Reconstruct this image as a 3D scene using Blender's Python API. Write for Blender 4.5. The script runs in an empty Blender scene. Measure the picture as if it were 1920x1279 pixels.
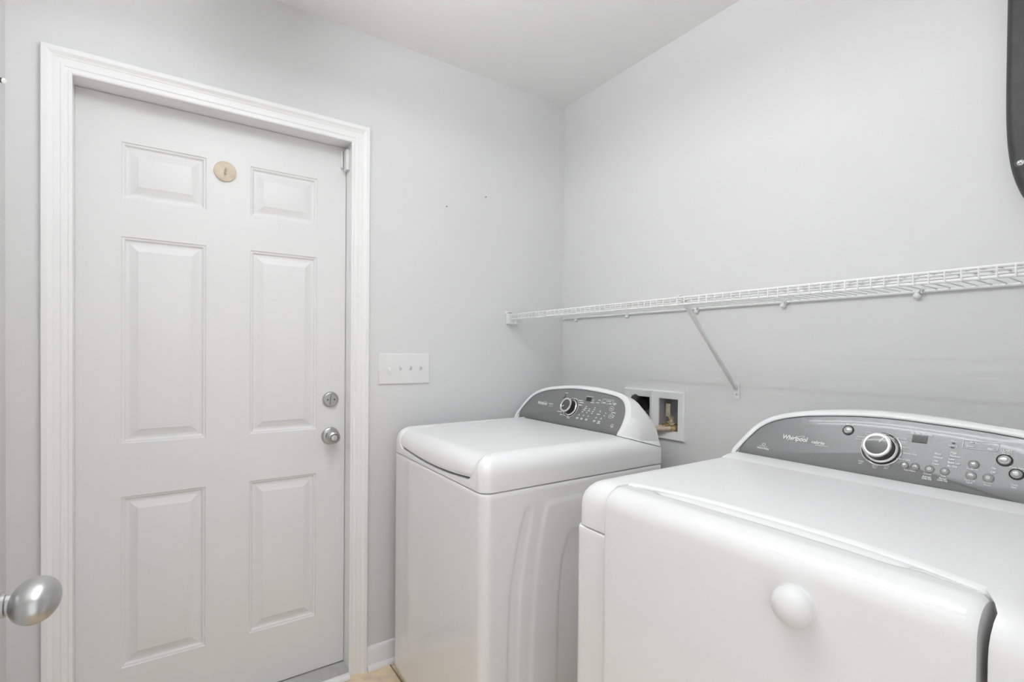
import bpy, bmesh, math, random
from mathutils import Vector, Matrix
random.seed(4)
scene = bpy.context.scene
COL = scene.collection

# ------------------------------------------------------------------ camera
F_PX, CX, CY, W, H = 938.012, 960.0, 669.677, 1920, 1279
YAW, PITCH, ROLL = .5987, -.0105, .0092
cam_loc = Vector((1.9024, -1.6005, 1.2338))
d = Vector((-math.cos(YAW)*math.cos(PITCH), math.sin(YAW)*math.cos(PITCH), math.sin(PITCH)))
r = Vector((math.sin(YAW), math.cos(YAW), 0)); u = r.cross(d)
r2 = math.cos(ROLL)*r + math.sin(ROLL)*u
u2 = -math.sin(ROLL)*r + math.cos(ROLL)*u
cam = bpy.data.cameras.new('camera'); cam_o = bpy.data.objects.new('camera', cam); COL.objects.link(cam_o)
M = Matrix((r2, u2, -d)).transposed().to_4x4(); M.translation = cam_loc
cam_o.matrix_world = M
cam.sensor_width = 36; cam.sensor_fit = 'HORIZONTAL'; cam.lens = F_PX/W*36
cam.shift_y = (CY-H/2)/W; cam.clip_start = .02
scene.camera = cam_o

# ------------------------------------------------------------------ world, exposure
world = bpy.data.worlds.new('world'); scene.world = world; world.use_nodes = True
bg = world.node_tree.nodes['Background']
bg.inputs[0].default_value = (.97, .985, 1, 1); bg.inputs[1].default_value = 1.08
LAMP = 15.5
vs = scene.view_settings
vs.view_transform = 'Standard'; vs.look = 'None'; vs.gamma = 1; vs.use_curve_mapping = False
vs.exposure = 0.31

# ------------------------------------------------------------------ materials
def mat(name, col, rough=.5, metal=0, coat=0, coat_r=.06, noise=None, bump=None, spec=.5, emit=None):
    m = bpy.data.materials.new(name); m.use_nodes = True
    nt = m.node_tree; b = nt.nodes['Principled BSDF']
    c = (*col, 1) if len(col) == 3 else col
    b.inputs['Base Color'].default_value = c
    b.inputs['Roughness'].default_value = rough; b.inputs['Metallic'].default_value = metal
    b.inputs['Coat Weight'].default_value = coat; b.inputs['Coat Roughness'].default_value = coat_r
    b.inputs['Specular IOR Level'].default_value = spec
    tc = nt.nodes.new('ShaderNodeTexCoord')
    if noise:
        sc, amt = noise
        n = nt.nodes.new('ShaderNodeTexNoise'); n.inputs['Scale'].default_value = sc; n.inputs['Detail'].default_value = 6
        nt.links.new(tc.outputs['Object'], n.inputs['Vector'])
        r_ = nt.nodes.new('ShaderNodeValToRGB')
        r_.color_ramp.elements[0].position = .3; r_.color_ramp.elements[1].position = .7
        r_.color_ramp.elements[0].color = tuple(max(0, x*(1-amt)) for x in c[:3])+(1,)
        r_.color_ramp.elements[1].color = tuple(min(1, x*(1+amt)) for x in c[:3])+(1,)
        nt.links.new(n.outputs['Fac'], r_.inputs[0]); nt.links.new(r_.outputs[0], b.inputs['Base Color'])
    if bump:
        sc, st = bump
        n = nt.nodes.new('ShaderNodeTexNoise'); n.inputs['Scale'].default_value = sc; n.inputs['Detail'].default_value = 3
        nt.links.new(tc.outputs['Object'], n.inputs['Vector'])
        bp = nt.nodes.new('ShaderNodeBump'); bp.inputs['Strength'].default_value = st; bp.inputs['Distance'].default_value = .001
        nt.links.new(n.outputs['Fac'], bp.inputs['Height']); nt.links.new(bp.outputs[0], b.inputs['Normal'])
    if emit:
        b.inputs['Emission Color'].default_value = (.98, .99, 1, 1); b.inputs['Emission Strength'].default_value = emit
    return m
MT = dict(
    wall=mat('wall_paint', (.77, .77, .77), .6, bump=(260, .12)),
    ceil=mat('ceiling_paint', (.94, .94, .94), .8, bump=(180, .15)),
    trim=mat('trim_paint', (.92, .92, .92), .32, noise=(9, .008)),
    door=mat('door_paint', (.84, .84, .84), .36, bump=(320, .06)),
    enamel=mat('white_enamel', (.88, .88, .88), .30, coat=1, coat_r=.03, spec=.2, noise=(14, .006)),
    enamel2=mat('white_gloss_plastic', (.90, .90, .90), .30, coat=.12, noise=(20, .006)),
    panel=mat('graphite_panel', (.235, .235, .238), .36, metal=.3, coat=.35, noise=(700, .10)),
    panel_edge=mat('dark_edge', (.05, .05, .05), .3, noise=(60, .1)),
    chrome=mat('chrome', (.82, .82, .82), .12, metal=1, noise=(40, .02)),
    silver=mat('silver_plastic', (.62, .62, .62), .25, metal=.6, noise=(60, .03)),
    nickel=mat('satin_nickel', (.52, .52, .52), .32, metal=1, noise=(80, .04)),
    black=mat('black_plastic', (.02, .02, .02), .35, noise=(40, .2)),
    rubber=mat('black_rubber', (.035, .035, .035), .42, noise=(50, .2)),
    lcd=mat('dark_display', (.03, .03, .03), .15, noise=(90, .1)),
    button=mat('grey_button', (.36, .36, .36), .2, metal=.35, coat=.4, noise=(60, .03)),
    dialface=mat('dark_dial_face', (.10, .10, .10), .3, metal=.3, coat=.5, noise=(60, .05)),
    gold=mat('yellow_brass', (.56, .43, .22), .26, metal=.85, noise=(60, .15)),
    recess=mat('recess_shade_grey', (.46, .46, .47), .5, noise=(20, .03)),  # outlet box bay interiors: their shade is put into this darker grey
    ink=mat('white_print', (.93, .93, .93), .6, noise=(50, .02)),
    wire=mat('white_vinyl_wire', (.84, .84, .84), .35, noise=(30, .01)),
    brass=mat('pale_brass', (.66, .60, .43), .3, metal=.6, noise=(60, .15)),
    hose=mat('tan_braided_hose', (.55, .46, .36), .5, noise=(220, .3)),
    box=mat('grey_box_plastic', (.62, .62, .64), .5, noise=(30, .02)),
    wplastic=mat('white_plastic', (.84, .84, .84), .35, noise=(30, .01)),
    cream=mat('cream_wood', (.74, .64, .50), .45, noise=(25, .06)),
    creamd=mat('cream_wood_hook', (.55, .47, .36), .45, noise=(25, .06)),
    tile=mat('beige_tile', (.84, .68, .49), .45, noise=(22, .16)),
    grout=mat('tan_grout', (.38, .30, .21), .85, noise=(60, .12)),
    alu=mat('aluminium_sill', (.60, .60, .60), .42, metal=.4, noise=(35, .08)),
    dgrey=mat('dark_grey_plastic', (.043, .043, .043), .5, noise=(55, .18), bump=(500, .15)),
    dark=mat('dark_void', (.03, .03, .03), .8, noise=(20, .1)),
    lamp=mat('lamp_diffuser', (.9, .9, .9), .5, noise=(5, .005), emit=LAMP),
)

# ------------------------------------------------------------------ helpers
WL = {}
def _parent(o, c, parent):
    c = Vector(c)
    if parent is not None:
        o.parent = parent; o.location = c - WL[parent.name]
    else:
        o.location = c
    WL[o.name] = c.copy()
def tag(o, label=None, cat=None, group=None, kind=None):
    if label: o['label'] = label
    if cat: o['category'] = cat
    if group: o['group'] = group
    if kind: o['kind'] = kind
    return o
def thing(name, loc, label=None, cat=None, group=None, kind=None, parent=None):
    o = bpy.data.objects.new(name, None); COL.objects.link(o); o.empty_display_size = .05
    _parent(o, loc, parent); return tag(o, label, cat, group, kind)
def mk(name, verts, faces, m, parent=None, smooth=38, bevel=None, wn=False, loc=None):
    """one mesh object from world-space vertices; its origin goes to the middle of its box"""
    vs_ = [Vector(v) for v in verts]
    if loc is None:
        lo = Vector(map(min, zip(*vs_))); hi = Vector(map(max, zip(*vs_))); loc = (lo+hi)/2
    me = bpy.data.meshes.new(name); me.from_pydata([v-loc for v in vs_], [], faces)
    bm = bmesh.new(); bm.from_mesh(me)
    bmesh.ops.recalc_face_normals(bm, faces=bm.faces)
    if bevel:
        es = [e for e in bm.edges if len(e.link_faces) == 2 and e.calc_face_angle(0) > .6]
        bmesh.ops.bevel(bm, geom=es, offset=bevel, segments=3, affect='EDGES', profile=.5)
    bm.to_mesh(me); bm.free()
    if smooth:
        for p in me.polygons: p.use_smooth = len(p.vertices) < 9
        me.set_sharp_from_angle(angle=math.radians(smooth))
    me.materials.append(MT[m] if isinstance(m, str) else m)
    o = bpy.data.objects.new(name, me); COL.objects.link(o)
    if wn or bevel:
        w = o.modifiers.new('wn', 'WEIGHTED_NORMAL'); w.keep_sharp = True; w.weight = 80
    _parent(o, loc, parent); return o
def boxg(x0, x1, y0, y1, z0, z1, off=0):
    v = [(x, y, z) for x in (x0, x1) for y in (y0, y1) for z in (z0, z1)]
    f = [(0, 1, 3, 2), (4, 6, 7, 5), (0, 4, 5, 1), (2, 3, 7, 6), (0, 2, 6, 4), (1, 5, 7, 3)]
    return v, [tuple(i+off for i in q) for q in f]
def box(name, x0, x1, y0, y1, z0, z1, m, parent=None, bevel=None):
    v, f = boxg(x0, x1, y0, y1, z0, z1); return mk(name, v, f, m, parent, bevel=bevel)
def boxes(name, lst, m, parent=None):
    V, Fc = [], []
    for b in lst:
        v, f = boxg(*b, off=len(V)); V += v; Fc += f
    return mk(name, V, Fc, m, parent)
def lathe_g(prof, o, ax, n=32, off=0):
    """prof: (radius, distance along axis) pairs"""
    ax = Vector(ax).normalized(); o = Vector(o)
    a = ax.orthogonal().normalized(); b = ax.cross(a)
    V, Fc = [], []
    for (rr, h) in prof:
        for i in range(n):
            t = 2*math.pi*i/n; V.append(o+ax*h+(a*math.cos(t)+b*math.sin(t))*rr)
    for k in range(len(prof)-1):
        for i in range(n):
            j = (i+1) % n; Fc.append((off+k*n+i, off+k*n+j, off+(k+1)*n+j, off+(k+1)*n+i))
    Fc.append(tuple(off+i for i in range(n))[::-1]); Fc.append(tuple(off+(len(prof)-1)*n+i for i in range(n)))
    return V, Fc
def lathe(name, prof, o, ax, m, parent=None, n=32, smooth=38):
    v, f = lathe_g(prof, o, ax, n); return mk(name, v, f, m, parent, smooth=smooth)
def tube_g(pts, rad, n=8, off=0):
    pts = [Vector(p) for p in pts]; V, Fc = [], []
    a = None
    for i, p in enumerate(pts):
        t = (pts[min(i+1, len(pts)-1)]-pts[max(i-1, 0)]).normalized()
        if a is None: a = t.orthogonal().normalized()
        a = (a - t*a.dot(t)).normalized(); b = t.cross(a)
        rr = rad[i] if isinstance(rad, (list, tuple)) else rad
        for k in range(n):
            th = 2*math.pi*k/n; V.append(p+(a*math.cos(th)+b*math.sin(th))*rr)
    for i in range(len(pts)-1):
        for k in range(n):
            j = (k+1) % n; Fc.append((off+i*n+k, off+i*n+j, off+(i+1)*n+j, off+(i+1)*n+k))
    Fc.append(tuple(off+k for k in range(n))[::-1]); Fc.append(tuple(off+(len(pts)-1)*n+k for k in range(n)))
    return V, Fc
def tube(name, pts, rad, m, parent=None, n=8):
    v, f = tube_g(pts, rad, n); return mk(name, v, f, m, parent)
def crv(pts, n):
    """Catmull-Rom through points, n samples per span"""
    P = [Vector(p) for p in pts]; out = []
    for i in range(len(P)-1):
        p0, p1, p2, p3 = P[max(i-1, 0)], P[i], P[i+1], P[min(i+2, len(P)-1)]
        for k in range(n):
            t = k/n
            out.append(.5*((2*p1)+(p2-p0)*t+(2*p0-5*p1+4*p2-p3)*t*t+(3*p1-p0-3*p2+p3)*t**3))
    out.append(P[-1]); return out
def resample(P, n):
    L = [0]
    for a, b in zip(P, P[1:]): L.append(L[-1]+(b-a).length)
    out, j = [], 0
    for i in range(n):
        s = L[-1]*i/(n-1)
        while j < len(L)-2 and L[j+1] < s: j += 1
        f = (s-L[j])/max(1e-9, L[j+1]-L[j]); out.append(P[j].lerp(P[j+1], min(1, max(0, f))))
    return out
def rings_g(R, closed=True, cap0=False, cap1=False):
    n = len(R[0]); V = [p for q in R for p in q]; Fc = []
    for k in range(len(R)-1):
        for i in range(n if closed else n-1):
            j = (i+1) % n; Fc.append((k*n+i, k*n+j, (k+1)*n+j, (k+1)*n+i))
    if cap0: Fc.append(tuple(range(n))[::-1])
    if cap1: Fc.append(tuple((len(R)-1)*n+i for i in range(n)))
    return V, Fc
def ss(a, b, x):
    t = min(1, max(0, (x-a)/(b-a))); return t*t*(3-2*t)
def dupl(o, loc, parent):
    c = o.copy(); COL.objects.link(c); c.parent = parent
    c.location = Vector(loc)-(WL[parent.name] if parent else Vector()); WL[c.name] = Vector(loc); return c

# ------------------------------------------------------------------ room shell
ZC = 2.44; YF = -1.972; XR = 2.0
DY0, DY1, DZ = -1.852, -1.024, 2.030      # rough door opening in the left wall
tag(boxes('wall_left', [(-.16, 0, YF-.1, DY0, 0, ZC), (-.16, 0, DY1, .1, 0, ZC), (-.16, 0, DY0, DY1, DZ, ZC)], 'wall'), 'light grey painted wall around the six panel door', kind='structure')
OX0, OX1, OZ0, OZ1 = .436, .704, .915, 1.072   # hole for the washer outlet box
tag(boxes('wall_back', [(0, OX0, 0, .1, 0, ZC), (OX1, XR+.1, 0, .1, 0, ZC), (OX0, OX1, 0, .1, 0, OZ0), (OX0, OX1, 0, .1, OZ1, ZC)], 'wall'), 'light grey painted wall behind the wire shelf', kind='structure')
tag(box('wall_front', 0, XR+.1, YF-.1, YF, 0, ZC, 'wall'), 'light grey painted wall at the left edge', kind='structure')
tag(boxes('wall_right', [(XR, XR+.1, YF, -1.86, 0, ZC), (XR, XR+.1, -1.0, 0, 0, ZC), (XR, XR+.1, -1.86, -1.0, 2.06, ZC)], 'wall'), 'light grey painted wall with the doorway the picture is taken from', kind='structure')
tag(box('ceiling', -.16, XR+.1, YF-.1, .1, ZC, ZC+.08, 'ceil'), 'flat white ceiling', kind='structure')
floor = tag(box('floor', -.16, XR+.6, YF-.1, .1, -.05, -.004, 'grout'), 'beige tiled floor', kind='structure')
tv, tf = boxg(-.163, .163, -.163, .163, -.012, 0)
t0 = None
for i in range(7):
    for j in range(6):
        cx_, cy_ = .104+i*.332, -.055-j*.332
        if t0 is None:
            t0 = mk('tile', [(a+cx_, b+cy_, c) for a, b, c in tv], tf, 'tile', floor, bevel=.002)
            zz = WL[t0.name].z
        else: dupl(t0, (cx_, cy_, zz), floor)

# door casing: moulded profile swept round the opening with mitred corners
prof = [(0, .004), (0, .0075), (.003, .0098), (.008, .0102), (.010, .0086), (.0155, .009), (.018, .0112), (.024, .0118), (.0256, .0104), (.0385, .0114), (.0398, .0128), (.0425, .0124),
        (.047, .0146), (.0505, .0172), (.0525, .0185), (.0645, .0185), (.0665, .0165), (.0665, 0), (0, 0)]
def casing(name, yl, yr, zt, flip=1, xo=0, label=''):
    R = []
    for (a, h) in prof:
        R.append([(xo+h*flip, yl-a, 0), (xo+h*flip, yl-a, zt+a), (xo+h*flip, yr+a, zt+a), (xo+h*flip, yr+a, 0)])
    V = [p for q in R for p in q]; n = len(R); Fc = []
    for k in range(n):
        for i in range(3):
            j = (k+1) % n; Fc.append((k*4+i, k*4+i+1, j*4+i+1, j*4+i))
    Fc.append(tuple(k*4 for k in range(n))); Fc.append(tuple(k*4+3 for k in range(n)))
    return tag(mk(name, V, Fc, 'trim', smooth=25), label, kind='structure')
casing('trim_1', -1.8335, -1.0415, 2.0135, label='white moulded casing around the six panel door')
# jamb boards lining the opening, with stop
jl = [(-.16, .004, DY0, -1.8385, 0, DZ), (-.16, .004, -1.0365, DY1, 0, DZ), (-.16, .004, -1.8385, -1.0365, 2.0185, DZ),
      (-.16, -.126, -1.8385, -1.826, 0, 2.0185), (-.16, -.126, -1.049, -1.0365, 0, 2.0185), (-.16, -.126, -1.8385, -1.0365, 2.006, 2.0185)]
tag(boxes('trim_2', jl, 'trim'), 'white door jamb lining the door opening', kind='structure')
# doorway lining behind the camera
tag(boxes('trim_3', [(XR-.012, XR+.112, -1.872, -1.86, 0, 2.06), (XR-.012, XR+.112, -1.0, -.988, 0, 2.06), (XR-.012, XR+.112, -1.872, -.988, 2.06, 2.072)], 'trim'), 'white lining of the entry doorway', kind='structure')

def baseboard(name, path_axis, a0, a1, fixed, sgn, label):
    pr = [(0, 0), (.012, 0), (.012, .062), (.010, .068), (.010, .072), (.0065, .080), (.003, .085), (0, .086)]
    sh = [(.012, 0), (.026, 0), (.026, .006), (.023, .012), (.018, .016), (.012, .018)]
    t = None
    def ex(pp, nm, par):
        V = []
        for a in (a0, a1):
            for (h, z) in pp:
                V.append((fixed+sgn*h, a, z) if path_axis == 'y' else (a, fixed+sgn*h, z))
        n = len(pp); Fc = [(i, (i+1) % n, n+(i+1) % n, n+i) for i in range(n)]+[tuple(range(n))[::-1], tuple(range(n, 2*n))]
        return mk(nm, V, Fc, 'trim', par)
    b = tag(ex(pr, name, None), label, kind='structure'); ex(sh, 'shoe_moulding', b); return b
baseboard('baseboard_left', 'y', -.974, -.002, 0, 1, 'white baseboard between the door casing and the corner')
baseboard('baseboard_back', 'x', .03, XR-.002, 0, -1, 'white baseboard along the shelf wall')
baseboard('baseboard_front', 'x', .03, XR-.03, YF, 1, 'white baseboard along the left edge wall')

# ------------------------------------------------------------------ six panel door
XD = -.080                                   # room face of the slab
sy0, sy1, sz0, sz1 = -1.8382, -1.0382, .016, 2.0172
door = thing('door_1', (XD-.02, (sy0+sy1)/2, sz0), 'white six panel exterior door with nickel knob and deadbolt', kind='structure')
cols = [(-1.7287, -1.5020), (-1.3697, -1.1440)]
rows = [(.2235, .7662), (.9339, 1.5838), (1.7033, 1.8788)]
ys = sorted({sy0, sy1, *[a for c in cols for a in c]}); zs = sorted({sz0, sz1, *[a for c in rows for a in c]})
V, Fc = [], []
hole = lambda y, z: any(c[0] < y < c[1] for c in cols) and any(q[0] < z < q[1] for q in rows)
for a, b in zip(ys, ys[1:]):
    for c, e in zip(zs, zs[1:]):
        if not hole((a+b)/2, (c+e)/2):
            n = len(V); V += [(XD, a, c), (XD, b, c), (XD, b, e), (XD, a, e)]; Fc.append((n, n+1, n+2, n+3))
n = len(V)
V += [(XD, sy0, sz0), (XD, sy1, sz0), (XD, sy1, sz1), (XD, sy0, sz1), (XD-.044, sy0, sz0), (XD-.044, sy1, sz0), (XD-.044, sy1, sz1), (XD-.044, sy0, sz1)]
Fc += [(n, n+1, n+5, n+4), (n+1, n+2, n+6, n+5), (n+2, n+3, n+7, n+6), (n+3, n, n+4, n+7), (n+4, n+5, n+6, n+7)]
mk('slab', V, Fc, 'door', door)
pp = [(0, 0), (.0025, -.0035), (.0055, -.0038), (.0075, -.0045), (.0115, -.0092), (.0145, -.0098), (.0185, -.0096), (.0225, -.0085), (.0395, -.0022), (.0425, -.0006), (.0445, -.0003)]
for c in cols:
    for q in rows:
        R = []
        for (i, h) in pp:
            R.append([(XD+h, c[0]+i, q[0]+i), (XD+h, c[1]-i, q[0]+i), (XD+h, c[1]-i, q[1]-i), (XD+h, c[0]+i, q[1]-i)])
        v, f = rings_g(R, True, False, True); mk('panel', v, f, 'door', door, smooth=14)
# knob set
ky = -1.0927
kn = thing('door_knob', (XD, ky, .9047), parent=door)
tag(lathe('rosette', [(.033, 0), (.0335, .003), (.031, .007), (.026, .0095), (.018, .0105)], (XD, ky, .9047), (1, 0, 0), 'nickel', kn, 40), 'brushed nickel rosette')
lathe('grip', [(.0135, .008), (.0135, .02), (.016, .026), (.021, .032), (.0245, .040), (.025, .047), (.0235, .054), (.020, .059), (.0145, .0615), (.0135, .0605)], (XD, ky, .9047), (1, 0, 0), 'nickel', kn, 40)
lathe('lock_button', [(.0128, .0585), (.0128, .0612), (.0105, .0614), (.0102, .0600), (.0098, .0622), (.004, .0632)], (XD, ky, .9047), (1, 0, 0), 'silver', kn, 32)
lathe('button_ring', [(.0142, .0595), (.0142, .0618), (.0122, .0618), (.0122, .0595)], (XD, ky, .9047), (1, 0, 0), 'panel_edge', kn, 32)
db = thing('deadbolt', (XD, ky, 1.0442), parent=door)
lathe('rosette', [(.0295, 0), (.030, .003), (.028, .009), (.0255, .0115), (.0235, .0118), (.0225, .0108), (.010, .0112)], (XD, ky, 1.0442), (1, 0, 0), 'nickel', db, 40)
R = []
for h, w1, l1 in [(.009, .0045, .021), (.016, .004, .021), (.021, .0035, .0195), (.0235, .002, .017)]:
    R.append([(XD+h, ky-.001+w1*math.cos(t)+.0025*math.sin(t), 1.0442+l1*math.sin(t)) for t in [2*math.pi*i/28 for i in range(28)]])
v, f = rings_g(R, True, True, True); mk('thumb_turn', v, f, 'nickel', db)
for s_ in (-1, 1):
    lathe('screw', [(.0028, .0105), (.0028, .0122), (.001, .0126)], (XD, ky+s_*.0125, 1.0442), (1, 0, 0), 'panel_edge', db, 14)
# bottom sweep + threshold
box('door_sweep', XD-.040, XD-.004, sy0+.002, sy1-.002, .013, .020, 'rubber', door)
th = tag(thing('trim_4', (0, -1.437, 0)), 'aluminium door threshold with white front moulding', kind='structure')
def exy(nm, pr, m, par, y0, y1):
    n = len(pr); V = [(a, y, b) for y in (y0, y1) for (a, b) in pr]
    Fc = [(i, (i+1) % n, n+(i+1) % n, n+i) for i in range(n)]+[tuple(range(n))[::-1], tuple(range(n, 2*n))]
    return mk(nm, V, Fc, m, par)
exy('sill', [(-.16, 0), (.002, 0), (.002, .010), (-.010, .0115), (-.04, .0125), (-.08, .013), (-.16, .013)], 'alu', th, -1.8385, -1.0365)
exy('sill_lip', [(.002, .0), (.010, 0), (.010, .0125), (.005, .0145), (.002, .013)], 'alu', th, -1.832, -1.043)
exy('front_moulding', [(.010, 0), (.028, 0), (.028, .005), (.025, .012), (.018, .016), (.010, .017)], 'trim', th, -1.833, -1.0425)

# things stuck on the door and frame
hk = thing('adhesive_hook', (XD, -1.4473, 1.8429), 'round cream wooden disc hook stuck high on the white door', 'hook')
lathe('disc', [(.0335, 0), (.0345, .003), (.0340, .006), (.0315, .008), (.012, .0088)], (XD, -1.4473, 1.8429), (1, 0, 0), 'cream', hk, 44)
v1, f1 = tube_g(crv([(XD+.006, -1.4456, 1.8534), (XD+.011, -1.4456, 1.8514), (XD+.0125, -1.4466, 1.8414), (XD+.0155, -1.4476, 1.8329), (XD+.0185, -1.4476, 1.8339)], 4), [.0022]*6+[.0030]*6+[.0036]*5, 10)
mk('peg', v1, f1, 'creamd', hk)
se = thing('door_sensor', (-.05, -1.045, 1.915), 'small white alarm contact sensor at the top corner of the door frame', 'sensor')
box('cover', -.066, -.034, -1.0505, -1.0378, 1.922, 2.000, 'wplastic', se, bevel=.003)
box('magnet', XD, XD+.012, -1.0600, -1.0515, 1.936, 2.002, 'wplastic', se, bevel=.003)
box('base_plate', -.070, -.030, -1.0382, -1.0365, 1.914, 2.004, 'wplastic', se, bevel=.0006)

# ------------------------------------------------------------------ switch plate
sw = thing('switch_plate', (0, -.825, 1.163), 'white four gang light switch plate beside the door', 'light switch')
v, f = rings_g([[(h, -.825+sx*(.108-i), 1.1625+sz*(.0615-i)) for sx, sz in ((-1, -1), (1, -1), (1, 1), (-1, 1))] for (i, h) in [(0, 0), (0, .0035), (.002, .006), (.004, .0068), (.006, .007)]], True, False, True)
mk('plate', v, f, 'wplastic', sw, smooth=30)
for i, yy in enumerate((-.891, -.847, -.803, -.759)):
    box('slot', .0062, .0074, yy-.0062, yy+.0062, 1.1505, 1.1755, 'wplastic', sw, bevel=.0004)
    up = i > 0
    zt = 1.1700 if up else 1.1560
    s1 = 1 if up else -1
    V = []
    for (h, zc, hy, hz) in [(.006, 1.163, .0044, .0085), (.012, 1.163+s1*.0045, .0042, .0060), (.0185, 1.163+s1*.009, .0036, .0040)]:
        V.append([(h, yy-hy, zc-hz), (h, yy+hy, zc-hz), (h, yy+hy, zc+hz), (h, yy-hy, zc+hz)])
    v, f = rings_g(V, True, True, True); mk('toggle', v, f, 'wplastic', sw, bevel=.0008)
    for zz_ in (1.133, 1.193):
        lathe('screw', [(.0026, .0065), (.0026, .0076), (.001, .0080)], (0, yy, zz_), (1, 0, 0), 'wplastic', sw, 12)

# nails left in the wall
for (yy, zz_, nm) in ((-.6461, 1.8383, 'small nail in the left wall, lower one, nearer the door'), (-.4559, 1.9129, 'small nail in the left wall, higher one, nearer the corner')):
    nl = thing('nail', (0, yy, zz_), nm, 'nail', 'nails left in the left wall')
    tube('shank', [(-.01, yy, zz_), (.010, yy, zz_+.002)], .0011, 'nickel', nl, 8)
    lathe('head', [(.0024, 0), (.0024, .0012), (.001, .0016)], (.009, yy, zz_+.0018), (1, 0, .1), 'panel_edge', nl, 12)

# hook on the wall at the left edge of the picture
hk2 = thing('wall_hook', (.30, YF, 1.845), 'small metal wall hook with white tip at the left edge', 'hook')
lathe('base', [(.012, 0), (.012, .002), (.006, .004)], (.30, YF, 1.8465), (0, 1, 0), 'wplastic', hk2, 24)
tube('shaft', [(.30, YF, 1.8465), (.30, YF+.030, 1.8450), (.30, YF+.050, 1.8410)], .0024, 'nickel', hk2, 10)
lathe('eye', [(.0030, 0), (.0056, .001), (.0060, .004), (.0052, .007), (.0030, .008)], (.30, YF+.050, 1.8408), (0.35, .9, -.25), 'panel_edge', hk2, 20)
lathe('tip', [(.0052, .0062), (.0064, .0066), (.0066, .008), (.005, .0095), (.002, .0102)], (.30, YF+.050, 1.8408), (0.35, .9, -.25), 'wplastic', hk2, 20)

# ------------------------------------------------------------------ open entry door with egg knob (left edge)
ed = thing('door_2', (1.6, -1.77, .012), 'white entry door swung open at the left edge of the picture', kind='structure')
EDX, EDY = 1.196, -1.7465
box('slab', EDX, 1.965, EDY-.035, EDY, .012, 2.035, 'door', ed, bevel=.002)
ek = thing('egg_knob', (1.262, EDY, .9955), parent=ed)
tag(ek, 'satin nickel egg shaped door knob')
KX, KZ = 1.262, .9960
lathe('rosette', [(.032, 0), (.032, .003), (.028, .0065), (.012, .0075)], (KX, EDY, KZ), (0, 1, 0), 'nickel', ek, 36)
lathe('neck', [(.0105, .005), (.0095, .012), (.0095, .0165), (.0108, .018), (.0108, .0205), (.0095, .0215), (.0095, .026)], (KX, EDY, KZ), (0, 1, 0), 'nickel', ek, 28)
R = []
NR = 18
for k in range(NR+1):
    ph = math.pi*k/NR
    yy = EDY+.0225+.0185*(1-math.cos(ph)); s_ = math.sin(ph)**.92
    R.append([(KX+.031*s_*math.cos(t), yy+0*t, KZ-.0005+.0198*s_*math.sin(t)) for t in [2*math.pi*i/32 for i in range(32)]])
v, f = rings_g(R, True, True, True); mk('grip', v, f, 'nickel', ek, smooth=80)

# ------------------------------------------------------------------ ceiling light (above the frame)
LY, LX0, LX1 = -1.340, .49, 1.71
cl = thing('ceiling_light', ((LX0+LX1)/2, LY, ZC), 'white two tube light fixture on the ceiling above the room', 'ceiling light')
exv = [[(x, LY+a, z) for a, z in ((-.05, ZC), (-.045, ZC-.03), (.045, ZC-.03), (.05, ZC))] for x in (LX0, LX1)]
v, f = rings_g(exv, True, True, True); mk('housing', v, f, 'wplastic', cl)
for yy in (LY-.097, LY+.097):
    tube('tube', [(LX0+.02, yy, ZC-.19), (LX1-.02, yy, ZC-.19)], .021, 'lamp', cl, 16)
for x0 in (LX0, LX1-.02): box('lamp_holder', x0, x0+.02, LY-.12, LY+.12, ZC-.212, ZC-.002, 'wplastic', cl, bevel=.004)

# ------------------------------------------------------------------ wire shelf
sh = thing('wire_shelf', (1.0, -.16, 1.36), 'long white vinyl coated wire shelf with front lip on the back wall', 'shelf')
SX0, SX1, SYF, SZ = .012, 1.985, -.330, 1.4025
for (nm, y, z, rr) in (('front_rail', SYF, SZ-.0005, .0034), ('lip_rail', SYF+.001, SZ-.0205, .0034), ('second_rail', -.305, SZ-.0042, .0024), ('middle_rail', -.245, SZ-.0042, .0024), ('back_rail', -.0085, SZ-.0042, .0040)):
    tube(nm, [(SX0+(.02 if nm != 'back_rail' else 0), y, z), (SX1, y, z)], rr, 'wire', sh, 8)
w0 = None
path = [(0, -.009, SZ), (0, SYF+.002, SZ), (0, SYF-.0022, SZ-.0005), (0, SYF-.0036, SZ-.004), (0, SYF-.0030, SZ-.0235)]
n = int((SX1-.03)/.0254)
for i in range(n):
    x = .040+i*.0254
    if w0 is None:
        w0 = tube('cross_wire', [(x, b, c) for a, b, c in path], .0016, 'wire', sh, 6); c0 = WL[w0.name]
    else: dupl(w0, (x, c0.y, c0.z), sh)
# diagonal brace
BXc = .925
br = thing('brace', (BXc, -.15, 1.1), parent=sh)
pa, pb = Vector((BXc+.006, -.306, 1.3965)), Vector((BXc-.002, -.006, 1.116))
dv = (pb-pa).normalized(); sx_ = Vector((1, 0, 0)); nn = dv.cross(sx_).normalized()
R = []
for q in (pa, pb):
    R.append([q+sx_*a*.0065+nn*b*.0045 for a, b in ((-1, -1), (1, -1), (1, 1), (-1, 1))])
v, f = rings_g(R, True, True, True); mk('bar', v, f, 'wire', br, bevel=.0015)
v, f = boxg(BXc-.0095, BXc+.0095, -.003, 0, 1.081, 1.136); fp = mk('foot_plate', v, f, 'wire', br, bevel=.0012)
lathe('screw', [(.0035, 0), (.0035, .0012), (.0018, .0020)], (BXc-.001, -.003, 1.096), (0, -1, 0), 'silver', br, 14)
tube('rail_hook', crv([(BXc+.006, -.300, 1.393), (BXc+.006, -.309, 1.4075), (BXc+.006, -.326, 1.4085), (BXc+.006, -.3345, 1.402)], 4), .0028, 'wire', br, 8)
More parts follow.
